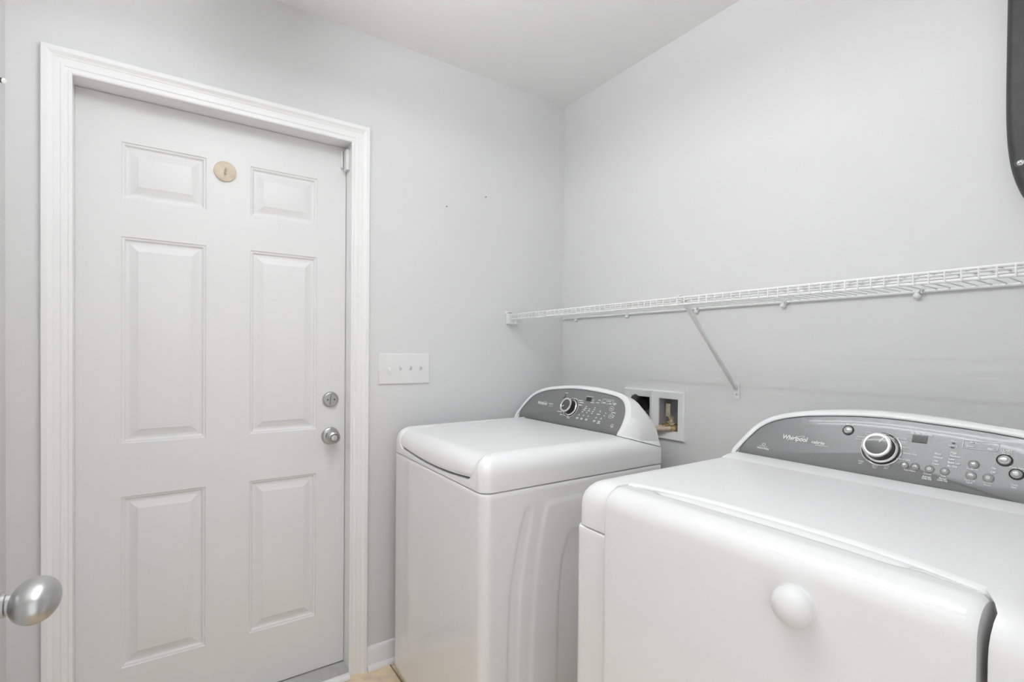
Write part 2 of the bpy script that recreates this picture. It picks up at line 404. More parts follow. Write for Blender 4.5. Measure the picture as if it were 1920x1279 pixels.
# end bracket on the left wall
eb = thing('end_bracket', (0, -.31, 1.36), parent=sh)
box('socket', 0, .026, -.339, -.293, 1.3605, 1.4075, 'wplastic', eb, bevel=.003)
box('tongue', .008, .036, -.306, -.288, 1.3600, 1.3690, 'wplastic', eb, bevel=.002)
tube('loop', [(.006, -.318+.021*math.cos(t)-.004, 1.4095+.007*math.sin(t)) for t in [2*math.pi*i/20 for i in range(21)]], .0042, 'wplastic', eb, 8)
lathe('screw', [(.004, 0), (.004, .002), (.002, .003)], (.009, -.320, 1.4095), (1, 0, 0), 'silver', eb, 14)
lathe('cap', [(.010, 0), (.010, .005), (.007, .008)], (0, -.338, 1.4105), (1, 0, 0), 'wplastic', eb, 20)
# wall clips
for x in (.108, .430, .769, 1.084, 1.426, 1.76):
    c = thing('wall_clip', (x, 0, 1.39), parent=sh)
    lathe('button', [(.0085, 0), (.0088, .006), (.0082, .011), (.006, .0145), (.0025, .016)], (x-.004, 0, 1.3885), (0, -1, 0), 'wplastic', c, 20)
    tube('clip_hook', crv([(x-.004, -.010, 1.391), (x+.001, -.014, 1.398), (x+.004, -.013, 1.405), (x+.004, -.008, 1.4055)], 3), .0024, 'wplastic', c, 8)
    box('prong', x+.0065, x+.0085, -.016, -.002, 1.392, 1.406, 'wplastic', c)

# ------------------------------------------------------------------ washer outlet box in the wall
ob = thing('outlet_box', (.57, 0, .90), 'white recessed washing machine outlet box in the back wall', 'outlet box')
FX0, FX1, FZ0, FZ1 = .420, .7195, .8995, 1.0872
HL, HR, HZ0, HZ1 = (.452, .549), (.5935, .685), .9275, 1.0565
def frame_half(x0, x1, hx0, hx1, nm):
    O = [(x0, FZ0), (x1, FZ0), (x1, FZ1), (x0, FZ1)]; I = [(hx0, HZ0), (hx1, HZ0), (hx1, HZ1), (hx0, HZ1)]
    def lerp(f): return [(a[0]+(b[0]-a[0])*f, a[1]+(b[1]-a[1])*f) for a, b in zip(O, I)]
    R = [[(a, -h, b) for a, b in lerp(f)] for f, h in ((0, 0), (0, .006), (.06, .010), (.14, .0115), (.80, .005), (1, .002), (1, -.004))]
    v, f = rings_g(R, True, False, False); bz = mk(nm, v, f, 'trim', ob, smooth=30)
    v, f = rings_g([[(a, .004, b) for a, b in I], [(a, .075, b) for a, b in I]], True, False, True); mk('recess', v, f, 'recess', bz, smooth=None)
    return bz
xm = (HL[1]+HR[0])/2
frame_half(FX0, xm, *HL, 'drain_bay'); frame_half(xm, FX1, *HR, 'valve_bay')
# valve with lever
va = thing('valve', (.64, .04, .93), parent=ob)
tag(va, 'pale brass shut off valve with upright lever')
lathe('stem', [(.008, 0), (.008, .02), (.011, .022), (.011, .034), (.008, .036), (.008, .045)], (.628, .036, .940), (0, 0, 1), 'brass', va, 20)
box('lever', .613, .634, .016, .026, .984, 1.036, 'brass', va, bevel=.003)
tube('lever_arm', [(.628, .032, .972), (.625, .024, .992)], .0075, 'brass', va, 12)
lathe('inlet_body', [(.010, -.038), (.013, -.036), (.013, -.024), (.010, -.022), (.010, .022), (.013, .024), (.013, .036), (.010, .038)], (.646, .034, .951), (1, 0, 0), 'brass', va, 20)
for x in (.623, .668):
    lathe('union_nut', [(.011, 0), (.0155, .002), (.0155, .015), (.011, .018)], (x, .026, .950), (-.45, -.80, -.35), 'gold', va, 6, smooth=None)
box('floor_plate', .597, .682, .004, .07, .9277, .932, 'wplastic', ob)
for k, (x, pts) in enumerate(((.623, [(.617, .016, .946), (.602, -.012, .940), (.578, -.035, .926), (.545, -.05, .895), (.535, -.06, .85)]),
                              (.668, [(.661, .014, .944), (.640, -.012, .941), (.600, -.032, .933), (.575, -.05, .91), (.562, -.06, .85)]))):
    hs = thing('supply_hose', (.55, -.06, .85), ('tan braided water supply hose on the left valve outlet', 'tan braided water supply hose on the right valve outlet')[k], 'hose', 'water supply hoses behind the washer')
    tube('braid', crv(pts, 6), .0088, 'hose', hs, 10)
    lathe('ferrule', [(.0092, 0), (.0112, .001), (.0112, .018), (.0092, .019)], pts[0], Vector(pts[1])-Vector(pts[0]), 'gold', hs, 16)
dh = thing('drain_hose', (.487, -.066, .87), 'black drain hose hooked into the left bay of the outlet box', 'hose')
pts = crv([(.480, .060, 1.00), (.478, .042, 1.034), (.476, .014, 1.046), (.478, -.012, 1.040), (.484, -.028, 1.010), (.490, -.036, .95), (.493, -.042, .87)], 8)
V, Fc = tube_g(pts, [.0180+.0006*math.sin(i*2.2) for i in range(len(pts))], 18); mk('bend', V, Fc, 'rubber', dh, smooth=60)
lathe('cuff', [(.0185, 0), (.0208, .002), (.0208, .022), (.0185, .024)], (.4895, -.035, .955), (.06, -.1, -1), 'black', dh, 20)

# ------------------------------------------------------------------ dark plastic panel, upper right
dp = thing('hanging_panel', (1.76, -.03, 1.5315), 'dark grey rounded plastic panel with a cross head screw at upper right', 'panel')
lft = [(1.5870, 2.34), (1.5868, 2.10), (1.5868, 1.916), (1.5875, 1.796), (1.5903, 1.7235), (1.5953, 1.674), (1.6009, 1.643), (1.6095, 1.612), (1.6210, 1.5835), (1.643, 1.555), (1.685, 1.536), (1.76, 1.5315)]
ol = [Vector((a, b, 0)) for a, b in lft]
ol = crv(ol, 4)
outl = [(p.x, p.y) for p in ol]+[(3.52-p.x, p.y) for p in reversed(ol[:-1])]
cxp, czp = 1.76, 1.94
R = []
for (k, h) in ((0, -.001), (0, .030), (.003, .040), (.008, .046), (.014, .048)):
    R.append([(x+(k if x < cxp else -k)*min(1, abs(x-cxp)/.1), -h, z+(k if z < czp else -k)) for x, z in outl])
v, f = rings_g(R, True, True, True); mk('shell', v, f, 'dgrey', dp, smooth=40)
for x in (1.6160, 1.9040):
    sc_ = thing('screw', (x, -.048, 1.6625), parent=dp)
    v, f = lathe_g([(.0105, -.0004), (.0105, .0006), (.0068, .0006), (.0068, -.0004)], (x, -.048, 1.6630), (0, -1, 0), 30); mk('recess', v, f, 'black', sc_)
    lathe('head', [(.0066, 0), (.0064, .0018), (.0045, .0030), (.001, .0033)], (x+.0005, -.048, 1.6625), (0, -1, 0), 'chrome', sc_, 24)
    for a in (.5, .5+math.pi/2):
        ca, sa = math.cos(a)*.0042, math.sin(a)*.0042; na, nb = -math.sin(a)*.0007, math.cos(a)*.0007
        v = [(x+.0005+s1*ca+s2*na, -.0514+h, 1.6625+s1*sa+s2*nb) for h in (0, .001) for s1, s2 in ((-1, -1), (1, -1), (1, 1), (-1, 1))]
        mk('slot', v, [(0, 1, 2, 3), (4, 7, 6, 5), (0, 4, 5, 1), (1, 5, 6, 2), (2, 6, 7, 3), (3, 7, 4, 0)], 'panel_edge', sc_)

# ------------------------------------------------------------------ appliance console (shared by washer and dryer)
TILT = math.radians(25)
PO = [(-.336, -.004), (-.3195, .0275), (-.303, .055), (-.280, .0862), (-.250, .1085), (-.212, .1235), (-.165, .1345), (-.106, .1425), (-.050, .1480), (0, .1500), (.050, .1495), (.098, .1470),
      (.140, .1442), (.180, .1400), (.216, .1345), (.2435, .1240), (.2620, .1080), (.2742, .0850), (.2790, .058), (.2760, .025), (.2670, -.004)]
def console(root, xc, y0, z0, yr, zr0, zr1, ext=0):
    et = Vector((0, math.sin(TILT), math.cos(TILT))); en = Vector((0, -math.cos(TILT), math.sin(TILT)))
    P0 = Vector((xc, y0, z0))
    pt = lambda s, t, h=0: P0+Vector((s, 0, 0))+et*t+en*h
    co = thing('control_console', (xc, yr, z0-.03), parent=root)
    N = 61
    ol = resample(crv([Vector((a+ext*ss(.05, .27, a), b, 0)) for a, b in PO], 8), N)
    # outward normals of the panel outline
    nr = []
    for i in range(N):
        t = (ol[min(i+1, N-1)]-ol[max(i-1, 0)]).normalized(); nr.append(Vector((-t.y, t.x, 0)))
    def off(k, h, sideext=0, tdrop=0):
        out = []
        for p, q in zip(ol, nr):
            e = k+sideext*max(0, q.x)
            out.append(pt(p.x+q.x*e, p.y+q.y*e-(tdrop if p.y < .003 else 0), h))
        return out
    def arch(hw, y, za, zb, nexp):
        out = []
        for i in range(N):
            a = math.pi*(1-i/(N-1)); ca, sa = math.cos(a), math.sin(a)
            out.append(Vector((xc+ext/2+hw*math.copysign(abs(ca)**(2/nexp), ca), y, za+(zb-za)*abs(sa)**(2/nexp))))
        return resample(out, N)
    ridge_src = off(.015, 0, .012)
    rear = arch(.336+ext/2, yr, zr0-.012, zr1, 2.35)
    mid = []
    for a, b, q in zip(ridge_src, rear, nr):
        m_ = a.lerp(b, .42); m_ = m_+Vector((q.x*.016, 0, q.y*.007)); mid.append(m_)
    mid2 = []
    for a, b, q in zip(ridge_src, rear, nr):
        m_ = a.lerp(b, .72); m_ = m_+Vector((q.x*.008, 0, q.y*.004)); mid2.append(m_)
    R = [off(-.004, -.012, 0, .01), off(-.0005, -.004, 0, .01), off(.001, .0015, 0, .012), off(.003, .003, 0, .014), off(.009, .0022, .003, .02), off(.015, -.001, .010, .03), mid, mid2, rear]
    # skirt the open ends down into the deck
    v, f = rings_g(R, False)
    k = len(R)-1; f.append(tuple(k*N+i for i in range(N)))
    mk('housing', v, f, 'enamel2', co, smooth=50)
    # dark printed panel: slightly crowned, rolled under at the foot
    rows = []
    G = 14
    for g in range(G+1):
        w = g/G
        row = []
        for p, q in zip(ol, nr):
            s = p.x*(1-w)+(-.02)*w; t = p.y*(1-w)+.06*w
            s, t = s-q.x*.0008, t-q.y*.0008
            hh = .0012*min(1, w*6)-.0125*(max(0, .030-t)/.034)**2
            row.append(pt(s, t, hh-.0025))
        rows.append(row)
    v, f = rings_g(rows, False, False, False)
    n0 = len(v)
    # foot strip closes the fan at the bottom
    foot = [rows[g][0] for g in range(G+1)]+[rows[g][-1] for g in range(G-1, -1, -1)]
    f.append(tuple([g*N for g in range(G+1)]+[g*N+N-1 for g in range(G, -1, -1)]))
    pnl = tag(mk('display_panel', v, f, 'panel', co, smooth=60), 'dark graphite printed control panel')
    v, f = tube_g([p for p in off(0, -.0012)], .0007, 6); mk('panel_rim', v, f, 'panel_edge', co)
    return co, pt, en, et
def flat(pt, pts, h):
    return [pt(a, b, h) for a, b in pts]
class Print:
    """collects flat white lettering for one panel"""
    def __init__(s, pt, h): s.pt, s.h, s.V, s.F = pt, h, [], []
    def bar(s, x, t, w, hh, sk=0):
        n = len(s.V); s.V += [s.pt(x-w/2, t-hh/2, s.h), s.pt(x+w/2, t-hh/2, s.h), s.pt(x+w/2+sk, t+hh/2, s.h), s.pt(x-w/2+sk, t+hh/2, s.h)]; s.F.append((n, n+1, n+2, n+3))
    def text(s, txt, x, t, w=None, size=.006, shear=0, bold=0):
        cu = bpy.data.curves.new('t', 'FONT'); cu.body = txt; cu.size = size; cu.align_x = 'CENTER'; cu.align_y = 'CENTER'; cu.shear = shear; cu.offset = bold; cu.resolution_u = 3
        o = bpy.data.objects.new('t', cu); me = bpy.data.meshes.new_from_object(o)
        xs = [v.co.x for v in me.vertices] or [0]
        k = 1 if w is None else w/max(1e-6, max(xs)-min(xs))
        n = len(s.V)
        s.V += [s.pt(x+v.co.x*k, t+v.co.y, s.h) for v in me.vertices]; s.F += [tuple(n+i for i in p.vertices) for p in me.polygons]
        bpy.data.objects.remove(o); bpy.data.curves.remove(cu); bpy.data.meshes.remove(me)
    def path(s, P, w, closed=False):
        if closed: P = P+[P[0]]
        P = [Vector((a, b, 0)) for a, b in P]
        for a, b in zip(P, P[1:]):
            e = (b-a).normalized(); q = Vector((-e.y, e.x, 0))*w/2; n = len(s.V)
            s.V += [s.pt(c.x, c.y, s.h) for c in (a-q-e*w*.4, b-q+e*w*.4, b+q+e*w*.4, a+q-e*w*.4)]; s.F.append((n, n+1, n+2, n+3))
    def done(s, par): return tag(mk('lettering', s.V, s.F, 'ink', par, smooth=None), 'white printed lettering', kind='stuff')
def logo(pr, x, t, w):
    pr.text('Whirlpool', x, t, w, .0172, .12, .00035)
    el = [(x+.003+.0185*math.cos(a)*1.0+.0085*math.sin(a), t+.0005+.0085*math.sin(a)*.75+.0052*math.cos(a)) for a in [math.radians(q) for q in range(-35, 236, 12)]]
    pr.path(el, .0009)
def lcd(pt, co, a0, a1, b0, b1, h):
    v = flat(pt, [(a0, b0), (a1, b0), (a1, b1), (a0, b1)], h)+flat(pt, [(a0, b0), (a1, b0), (a1, b1), (a0, b1)], h-.002)
    mk('display', v, [(0, 1, 2, 3), (4, 7, 6, 5), (0, 4, 5, 1), (1, 5, 6, 2), (2, 6, 7, 3), (3, 7, 4, 0)], 'lcd', co)
def dial(pt, en, et, co, s, t, ang):
    k = thing('cycle_dial', pt(s, t), parent=co)
    o = pt(s, t, -.001)
    lathe('bezel', [(.0405, -.001), (.0405, .0014), (.0388, .0020), (.0375, .0012), (.0375, .0004)], o, en, 'chrome', k, 56)
    lathe('well', [(.0376, 0), (.0376, .0008), (.030, .0008)], o, en, 'black', k, 48)
    lathe('skirt', [(.0335, .0005), (.0335, .003), (.0315, .0055), (.0300, .0065)], o, en, 'chrome', k, 56)
    lathe('barrel', [(.0300, .0060), (.0285, .0075), (.0278, .026), (.0285, .0285)], o, en, 'black', k, 56)
    lathe('rim', [(.0286, .0275), (.0296, .0290), (.0290, .0312), (.0272, .0318), (.0262, .0308)], o, en, 'chrome', k, 56)
    lathe('face', [(.0268, .0290), (.0266, .0304), (.018, .0312), (.006, .0315)], o, en, 'dialface', k, 48)
    e1 = Vector((1, 0, 0))*math.cos(ang)+et*math.sin(ang); e2 = en.cross(e1)
    c = o+en*.0316
    v = [c+e1*a+e2*b+en*h for h in (-.0012, .0003) for a, b in ((.008, -.0009), (.0252, -.0009), (.0252, .0009), (.008, .0009))]
    mk('pointer', v, [(0, 1, 2, 3), (4, 7, 6, 5), (0, 4, 5, 1), (1, 5, 6, 2), (2, 6, 7, 3), (3, 7, 4, 0)], 'ink', k)
def button(pt, en, co, s, t, rad, ring=False, m='button'):
    o = pt(s, t, -.0012)
    if ring:
        b = lathe('push_button', [(rad*.78, 0), (rad*.78, .0028), (rad*.6, .0040), (rad*.2, .0044)], o, en, m, co, 28)
        lathe('button_ring', [(rad, 0), (rad, .0012), (rad*.9, .0020), (rad*.8, .0008)], o, en, 'panel_edge', co, 32)
    else:
        lathe('push_button', [(rad, 0), (rad*.97, .0010), (rad*.8, .0026), (rad*.5, .0038), (rad*.15, .0042)], o, en, m, co, 28)

# ------------------------------------------------------------------ rounded-rectangle plan outlines
def plan(x0, x1, y0, y1, rad, nf=24, ns=24, nc=8, notch=None, skew=0, rb=None):
    """plan outline, counter-clockwise from the front left; notch=(xa, xb, function y(x)) steps the front edge back.
    Returns (x, y, in_notch, on_right)."""
    P = []
    xc = (x0+x1)/2
    def add(x, y, nt=0, rt=0):
        if y < (y0+y1)/2: y += skew*(x-xc)/(x1-x0)
        P.append((x, y, nt, rt))
    xa, xb = x0+rad, x1-rad
    if rb is None: rb = rad
    ra, rc = x0+rb, x1-rb
    if notch:
        na, nb, fn = notch
        na, nb = max(na, xa+.001), min(nb, xb-.001)
        for i in range(4): add(xa+(na-xa)*i/3, y0)
        for i in range(nf+1):
            x = na+(nb-na)*i/nf; add(x, fn(x), 1)
        for i in range(4): add(nb+(xb-nb)*i/3, y0)
    else:
        for i in range(nf+1): add(xa+(xb-xa)*i/nf, y0)
    for i in range(1, nc): a = -math.pi/2+math.pi/2*i/nc; add(xb+rad*math.cos(a), y0+rad+rad*math.sin(a))
    for i in range(ns+1): add(x1, y0+rad+(y1-y0-rad-rb)*i/ns, 0, 1)
    for i in range(1, nc): a = math.pi/2*i/nc; add(rc+rb*math.cos(a), y1-rb+rb*math.sin(a))
    for i in range(5): add(rc+(ra-rc)*i/4, y1)
    for i in range(1, nc): a = math.pi/2+math.pi/2*i/nc; add(ra+rb*math.cos(a), y1-rb+rb*math.sin(a))
    for i in range(9): add(x0, y1-rb+(y0-y1+rad+rb)*i/8)
    for i in range(1, nc): a = math.pi+math.pi/2*i/nc; add(xa+rad*math.cos(a), y0+rad+rad*math.sin(a))
    return P
CROWN = [(0, .8530), (.0006, .8522), (0, .858), (0, .893), (.0015, .908), (.006, .921), (.0135, .932), (.024, .941), (.037, .947), (.052, .9497), (.066, .9502)]

# ------------------------------------------------------------------ washer
WX0, WX1, WY0, WY1 = .075, .765, -.905, -.190
WC = (WX0+WX1)/2
wa = thing('washing_machine', (WC, (WY0+WY1)/2, 0), 'white top load washing machine beside the door wall', 'washing machine')
def interp(tab, z):
    if z >= tab[0][0]: return tab[0][1]
    for (z1, y1), (z2, y2) in zip(tab, tab[1:]):
        if z >= z2: return y2+(y1-y2)*(z-z2)/(z1-z2)
    return tab[-1][1]
f1L = [(.792, -.778), (.689, -.807), (.575, -.8275), (.445, -.834), (.322, -.8355), (.03, -.8355)]
f1R = [(.792, -.753), (.680, -.776), (.566, -.795), (.44, -.800), (.31, -.801), (.03, -.801)]
f2 = [(.800, -.703), (.735, -.722), (.664, -.7363), (.5315, -.7508), (.40, -.757), (.294, -.7584), (.03, -.7584)]
f3 = [(.700, -.620), (.6209, -.6467), (.55, -.655), (.483, -.6602), (.258, -.661), (.03, -.661)]
def relief(y, z):
    ym = y if y < -.5475 else -1.095-y
    def inside(tab, zt, w):
        a = (ym-interp(tab, z))/w; b = (zt-z)/w
        if a < 0 or b < 0: return 0
        a, b = min(a, 1.6), min(b, 1.6); q = 1.6-math.hypot(1.6-a, 1.6-b) if (a < 1.6 and b < 1.6) else min(a, b)
        return ss(0, 1, q)
    fade = ss(.10, .16, z)
    h = -.0026*inside(f1L, .797, .010)*(1-inside(f1R, 2, .012))
    h += .0034*inside(f2, .806, .017)-.0032*inside(f3, .704, .013)
    return h*fade
NS = 150
base = plan(WX0, WX1, WY0, WY1, .030, 12, NS, 7, skew=-.018, rb=.008)
R = []
zl = [.022, .028, .05]+[.05+(.835-.05)*i/96 for i in range(1, 97)]+[.8445, .8475, .849]
for z in zl:
    ins = .012 if z == .022 else .003 if z == .028 else .004 if z == .849 else .0015 if z == .8475 else 0
    q = []
    for (x, y, nt, rt) in base:
        sxn = 1 if x > WC else -1; syn = 1 if y > -.55 else -1
        xx = x-sxn*ins*(1 if abs(x-WC) > .2 else 0); yy = y-syn*ins*(1 if abs(y+.5475) > .2 else 0)
        if rt: xx += relief(y, z)-.0 
        q.append((xx, yy, z))
    R.append(q)
v, f = rings_g(R, True, True, True); mk('cabinet', v, f, 'enamel', wa, smooth=50)
for sx_ in (WX0+.06, WX1-.06):
    for sy_ in (WY0+.06, WY1-.06): lathe('foot', [(.02, 0), (.02, .012), (.012, .014), (.012, .03)], (sx_, sy_, 0), (0, 0, 1), 'rubber', wa, 16)
# top frame with raised crown and dipped front lip
lipz = lambda x: .8600+.019*((x-WC)/.3)**2
R = []
for (ins, z) in CROWN[:-1]+[(.0600, .9496), (.0615, .9480), (.0622, .9250)]:
    rad = max(.004, .034-ins*.4)
    q = []
    for (x, y, nt, rt) in plan(WX0+ins, WX1-ins, WY0+ins, WY1-ins*.1, rad, 60, 40, 9, skew=-.018, rb=.006):
        zz_ = z
        if y < WY0+.11:
            k = 1-ss(.262, .297, abs(x-WC+.002))
            zz_ = z+(min(z, lipz(x)+min(0, z-.90)*.0)-z)*k
        q.append((x, y, zz_))
    R.append(q)
v, f = rings_g(R, True, True, False)
nn_ = len(R[0]); f.append(tuple((len(R)-1)*nn_+i for i in range(nn_)))
mk('top_frame', v, f, 'enamel2', wa, smooth=55, wn=True)
# lid
LX_0, LX_1, LYB, LYF = WC-.288, WC+.286, -.338, -.9015
edgez = lambda x: .8785+.0175*((x-WC)/.29)**2
NXL, NYL = 60, 60
top, bot = [], []
for j in range(NYL+1):
    w = j/NYL; row = []
    for i in range(NXL+1):
        x = LX_0+(LX_1-LX_0)*i/NXL
        yf = LYF-.018*(x-WC)/.69
        y = LYB+(yf-LYB)*math.sin(w*math.pi/2)**.85
        s_ = min(1, max(0, (-.848-y)/(-.848-yf)))
        z = .9405+.0080*ss(-.84, -.36, y)
        z -= (z-edgez(x))*(1-math.sqrt(max(0, 1-s_**2.0)))
        z += .001*ss(-.385, -.345, y)
        # fillet along the rim
        e = min(x-LX_0, LX_1-x, y-yf)
        z -= .004*max(0, 1-e/.006)**2
        row.append((x, y, z))
    top.append(row)
V = [p for rw in top for p in rw]; n1 = NXL+1; Fc = []
for j in range(NYL):
    for i in range(NXL): Fc.append((j*n1+i, j*n1+i+1, (j+1)*n1+i+1, (j+1)*n1+i))
per = [i for i in range(n1)]+[j*n1+NXL for j in range(1, NYL+1)]+[NYL*n1+i for i in range(NXL-1, -1, -1)]+[j*n1 for j in range(NYL-1, 0, -1)]
b0 = len(V)
for i in per: p = V[i]; V.append((p[0], p[1]+(.004 if p[1] < -.88 else 0), p[2]-.008))
m_ = len(per)
for i in range(m_): j = (i+1) % m_; Fc.append((per[i], per[j], b0+j, b0+i))
b1 = len(V)
for i in per: p = V[i]; V.append((WC+(p[0]-WC)*.86, p[1]+(.05 if p[1] < -.6 else 0), .880 if p[1] < -.8 else .93))
for i in range(m_): j = (i+1) % m_; Fc.append((b0+i, b0+j, b1+j, b1+i))
mk('lid', V, Fc, 'enamel2', wa, smooth=45)
co, pt, en, et = console(wa, WC, -.335, .953, WY1-.004, .912, 1.083)
tube('console_seam', crv([(.6915, -.3450, .9510), (.7170, -.3445, .9500), (.7320, -.3332, .9465), (.7421, -.3163, .9417), (.7486, -.2956, .9360), (.7543, -.2738, .9300), (.7586, -.2500, .9236), (.7615, -.2244, .9168), (.7638, -.1985, .9095)], 3), .0010, 'panel_edge', co, 6)
dial(pt, en, et, co, -.0045, .0715, math.radians(205))
button(pt, en, co, -.0656, .1155, .0085, True, 'panel')
lcd(pt, co, .0645, .0905, .1060, .1210, .0004)
pr = Print(pt, .0003)
logo(pr, -.187, .0725, .063)
pr.text('cabrio', -.1310, .0748, .030, .0085, .1, .0001); pr.text('platinum', -.1250, .0660, .026, .0045, .2)
pr.text('POWER', -.0575, .1285, .017, .0052, 0, .0001)
for (x, t, w) in ((.0065, .1085, .020), (.0370, .1045, .026), (.0450, .0970, .024), (.0430, .0865, .020), (-.0610, .0485, .026), (-.0445, .0375, .018), (-.0230, .0355, .016), (.0010, .0345, .022), (.0010, .0290, .018)):
    pr.bar(x, t, w, .0026)
pr.bar(.0805, .1250, .038, .0016)
for x, t, w in ((.103, .1025, .020), (.135, .1150, .013), (.1305, .1045, .018)): pr.bar(x, t, w, .0022)
pr.path([(.1030+.0035*math.cos(a), .1115+.0042*math.sin(a)) for a in [2*math.pi*i/14 for i in range(14)]], .0012, True)
pr.path([(.154, .1220), (.206, .1210), (.2012, .1045), (.1485, .1055)], .0011, True)
pr.bar(.182, .1155, .024, .0024); pr.bar(.1625, .1085, .013, .0022); pr.bar(.192, .1080, .009, .0022); pr.bar(.2155, .1095, .016, .0030); pr.bar(.2145, .1045, .012, .0024)
for (x, t, rr) in ((.2080, .0888, .0100), (.2156, .0616, .0100)):
    pr.path([(x+rr*math.cos(a), t+rr*.8*math.sin(a)) for a in [2*math.pi*i/20 for i in range(20)]], .0013, True); pr.bar(x, t, .009, .0028)
pr.bar(.2228, .0751, .022, .0026); pr.bar(.230, .064, .005, .0024); pr.bar(.228, .058, .005, .0024)
pr.path([(.2313, .0325), (.2413, .0325), (.2400, .0270), (.2300, .0270)], .0012, True); pr.bar(.2365, .0230, .011, .0022)
for x, t, w in ((.0783, .0838, .009), (.0770, .0768, .012), (.0740, .0695, .013), (.0684, .0616, .008), (.0992, .0762, .007), (.0991, .0687, .013), (.0916, .0613, .007), (.1252, .0837, .006), (.1250, .0763, .009), (.1205, .0688, .009), (.1193, .0611, .008), (.1528, .0613, .017), (.1867, .0693, .005), (.1844, .0591, .006)):
    pr.bar(x, t, w, .0026)
for x, t in ((.0554, .0479), (.0804, .0481), (.1052, .0477), (.1579, .0730), (.1481, .0470), (.1738, .0469)):
    pr.path([(x-.003, t-.003), (x, t+.003), (x+.003, t-.002)], .0018)
for x, t in ((.0515, .0360), (.0757, .0360), (.1015, .0360), (.1441, .0360), (.1683, .0360)):
    pr.bar(x, t, .012, .0022); pr.bar(x-.001, t-.0038, .013, .0022)
pr.bar(.1680, .0280, .017, .0022)
pr.done(co)

# ------------------------------------------------------------------ dryer
RX0, RX1, RY0, RY1 = 1.052, 1.802, -.846, -.150
RC = (RX0+RX1)/2
dr = thing('clothes_dryer', (RC, (RY0+RY1)/2, 0), 'white front load clothes dryer nearest the camera', 'clothes dryer')
NA, NB = 1.150, 1.745
edge = lambda x: -.7425-.041*abs((x-RC-.005)/(.295))**2.6
back = lambda x: -.795
base = plan(RX0, RX1, RY0, RY1, .026, 16, 10, 7, notch=(NA, NB, back))
R = []
for z in (.022, .028, .05, .40, .835, .8445, .8475, .849):
    ins = .012 if z == .022 else .003 if z == .028 else .004 if z == .849 else .0015 if z == .8475 else 0
    R.append([(x-(1 if x > RC else -1)*ins*(1 if abs(x-RC) > .345 else 0), y-(1 if y > -.5 else -1)*ins*(1 if (abs(y+.498) > .25 and not nt) else 0), z) for (x, y, nt, rt) in base])
v, f = rings_g(R, True, True, True); mk('cabinet', v, f, 'enamel', dr, smooth=45)
for sx_ in (RX0+.06, RX1-.06):
    for sy_ in (RY0+.06, RY1-.06): lathe('foot', [(.02, 0), (.02, .012), (.012, .014), (.012, .03)], (sx_, sy_, 0), (0, 0, 1), 'rubber', dr, 16)
NZ = [.853, .8522, .858, .925, .932, .938, .9425, .9460, .9482, .9497, .9502]
R = []
for k, (ins, z) in enumerate(CROWN):
    rad = max(.004, .040-ins*.5); q = []
    for (x, y, nt, rt) in plan(RX0+ins, RX1-ins, RY0+ins, RY1-ins*.1, rad, 40, 24, 9, notch=(NA-ins*.10, NB+ins*.10, lambda x: edge(x)+ins*.22)):
        q.append((x, y, NZ[k] if nt else z))
    # square walls of the notch blend into the shoulders
    R.append(q)
v, f = rings_g(R, True, True, True); mk('top_frame', v, f, 'enamel2', dr, smooth=50, wn=True)
# slightly raised rear strip of the top in front of the console
exv = []
for x in (RC-.335, RC+.335):
    exv.append([(x, -.345, .9495), (x, -.335, .9515), (x, -.318, .9545), (x, -.270, .9560), (x, -.270, .940), (x, -.345, .940)])
v, f = rings_g(exv, True, True, True); mk('rear_strip', v, f, 'enamel2', dr, smooth=30)
# door: tall panel rolled back over the top, finger groove
DA, DB, DYF, DR_, DZT = 1.157, 1.7375, -.861, .042, .953
pf = [(DYF, .10), (DYF, .30), (DYF, .50), (DYF, .70), (DYF, .80), (DYF, .86), (DYF, DZT-DR_)]
for i in range(1, 15):
    a = math.pi/2*i/14; pf.append((DYF+DR_*(1-math.cos(a)), DZT-DR_+DR_*math.sin(a)))
y_e = pf[-1][0]
for i in range(1, 29): pf.append((y_e+(-.758-y_e)*i/28, DZT-.0005*i/28))
NXD = 90
V = []
for i in range(NXD+1):
    u_ = i/NXD; x = DA+(DB-DA)*u_
    e = min(x-DA, DB-x)
    for (y, z) in pf:
        k = max(0, 1-e/.010)**2*.006
        back_ = edge(x)-.004
        yy, zz_ = y, z
        if y > y_e: yy = y_e+(back_-y_e)*(y-y_e)/(-.758-y_e)
        g = ss(1.222, 1.262, x)*(1-ss(1.625, 1.665, x))
        if y >= y_e-.004:
            f_ = (yy-(y_e-.004))/(back_-(y_e-.004))
            zz_ -= g*.0085*math.exp(-((f_-.66)/.17)**2)
            zz_ -= .0045*ss(.45, 1, f_)
        nrm = Vector((0, -1, 0)) if z < DZT-DR_ else Vector((0, -(DYF+DR_-min(y, y_e))/DR_, (z-(DZT-DR_))/DR_))
        V.append((x, yy-nrm.y*k, zz_-nrm.z*k))
m_ = len(pf); Fc = []
for i in range(NXD):
    for j in range(m_-1): Fc.append((i*m_+j, i*m_+j+1, (i+1)*m_+j+1, (i+1)*m_+j))
nb = len(V)
for i in range(NXD+1):
    x = DA+(DB-DA)*i/NXD
    V += [(x, V[i*m_+m_-1][1], .905), (x, -.800, .90), (x, -.800, .10)]
for i in range(NXD):
    a, b = nb+3*i, nb+3*(i+1)
    Fc += [(i*m_+m_-1, (i+1)*m_+m_-1, b, a), (a, b, b+1, a+1), (a+1, b+1, b+2, a+2), (a+2, b+2, (i+1)*m_, i*m_)]
for i in (0, NXD): Fc.append(tuple(i*m_+j for j in range(m_))+(nb+3*i, nb+3*i+1, nb+3*i+2))
mk('loading_door', V, Fc, 'enamel', dr, smooth=45)
box('kick_panel', NA+.004, NB-.004, -.858, -.797, .026, .094, 'enamel', dr, bevel=.004)

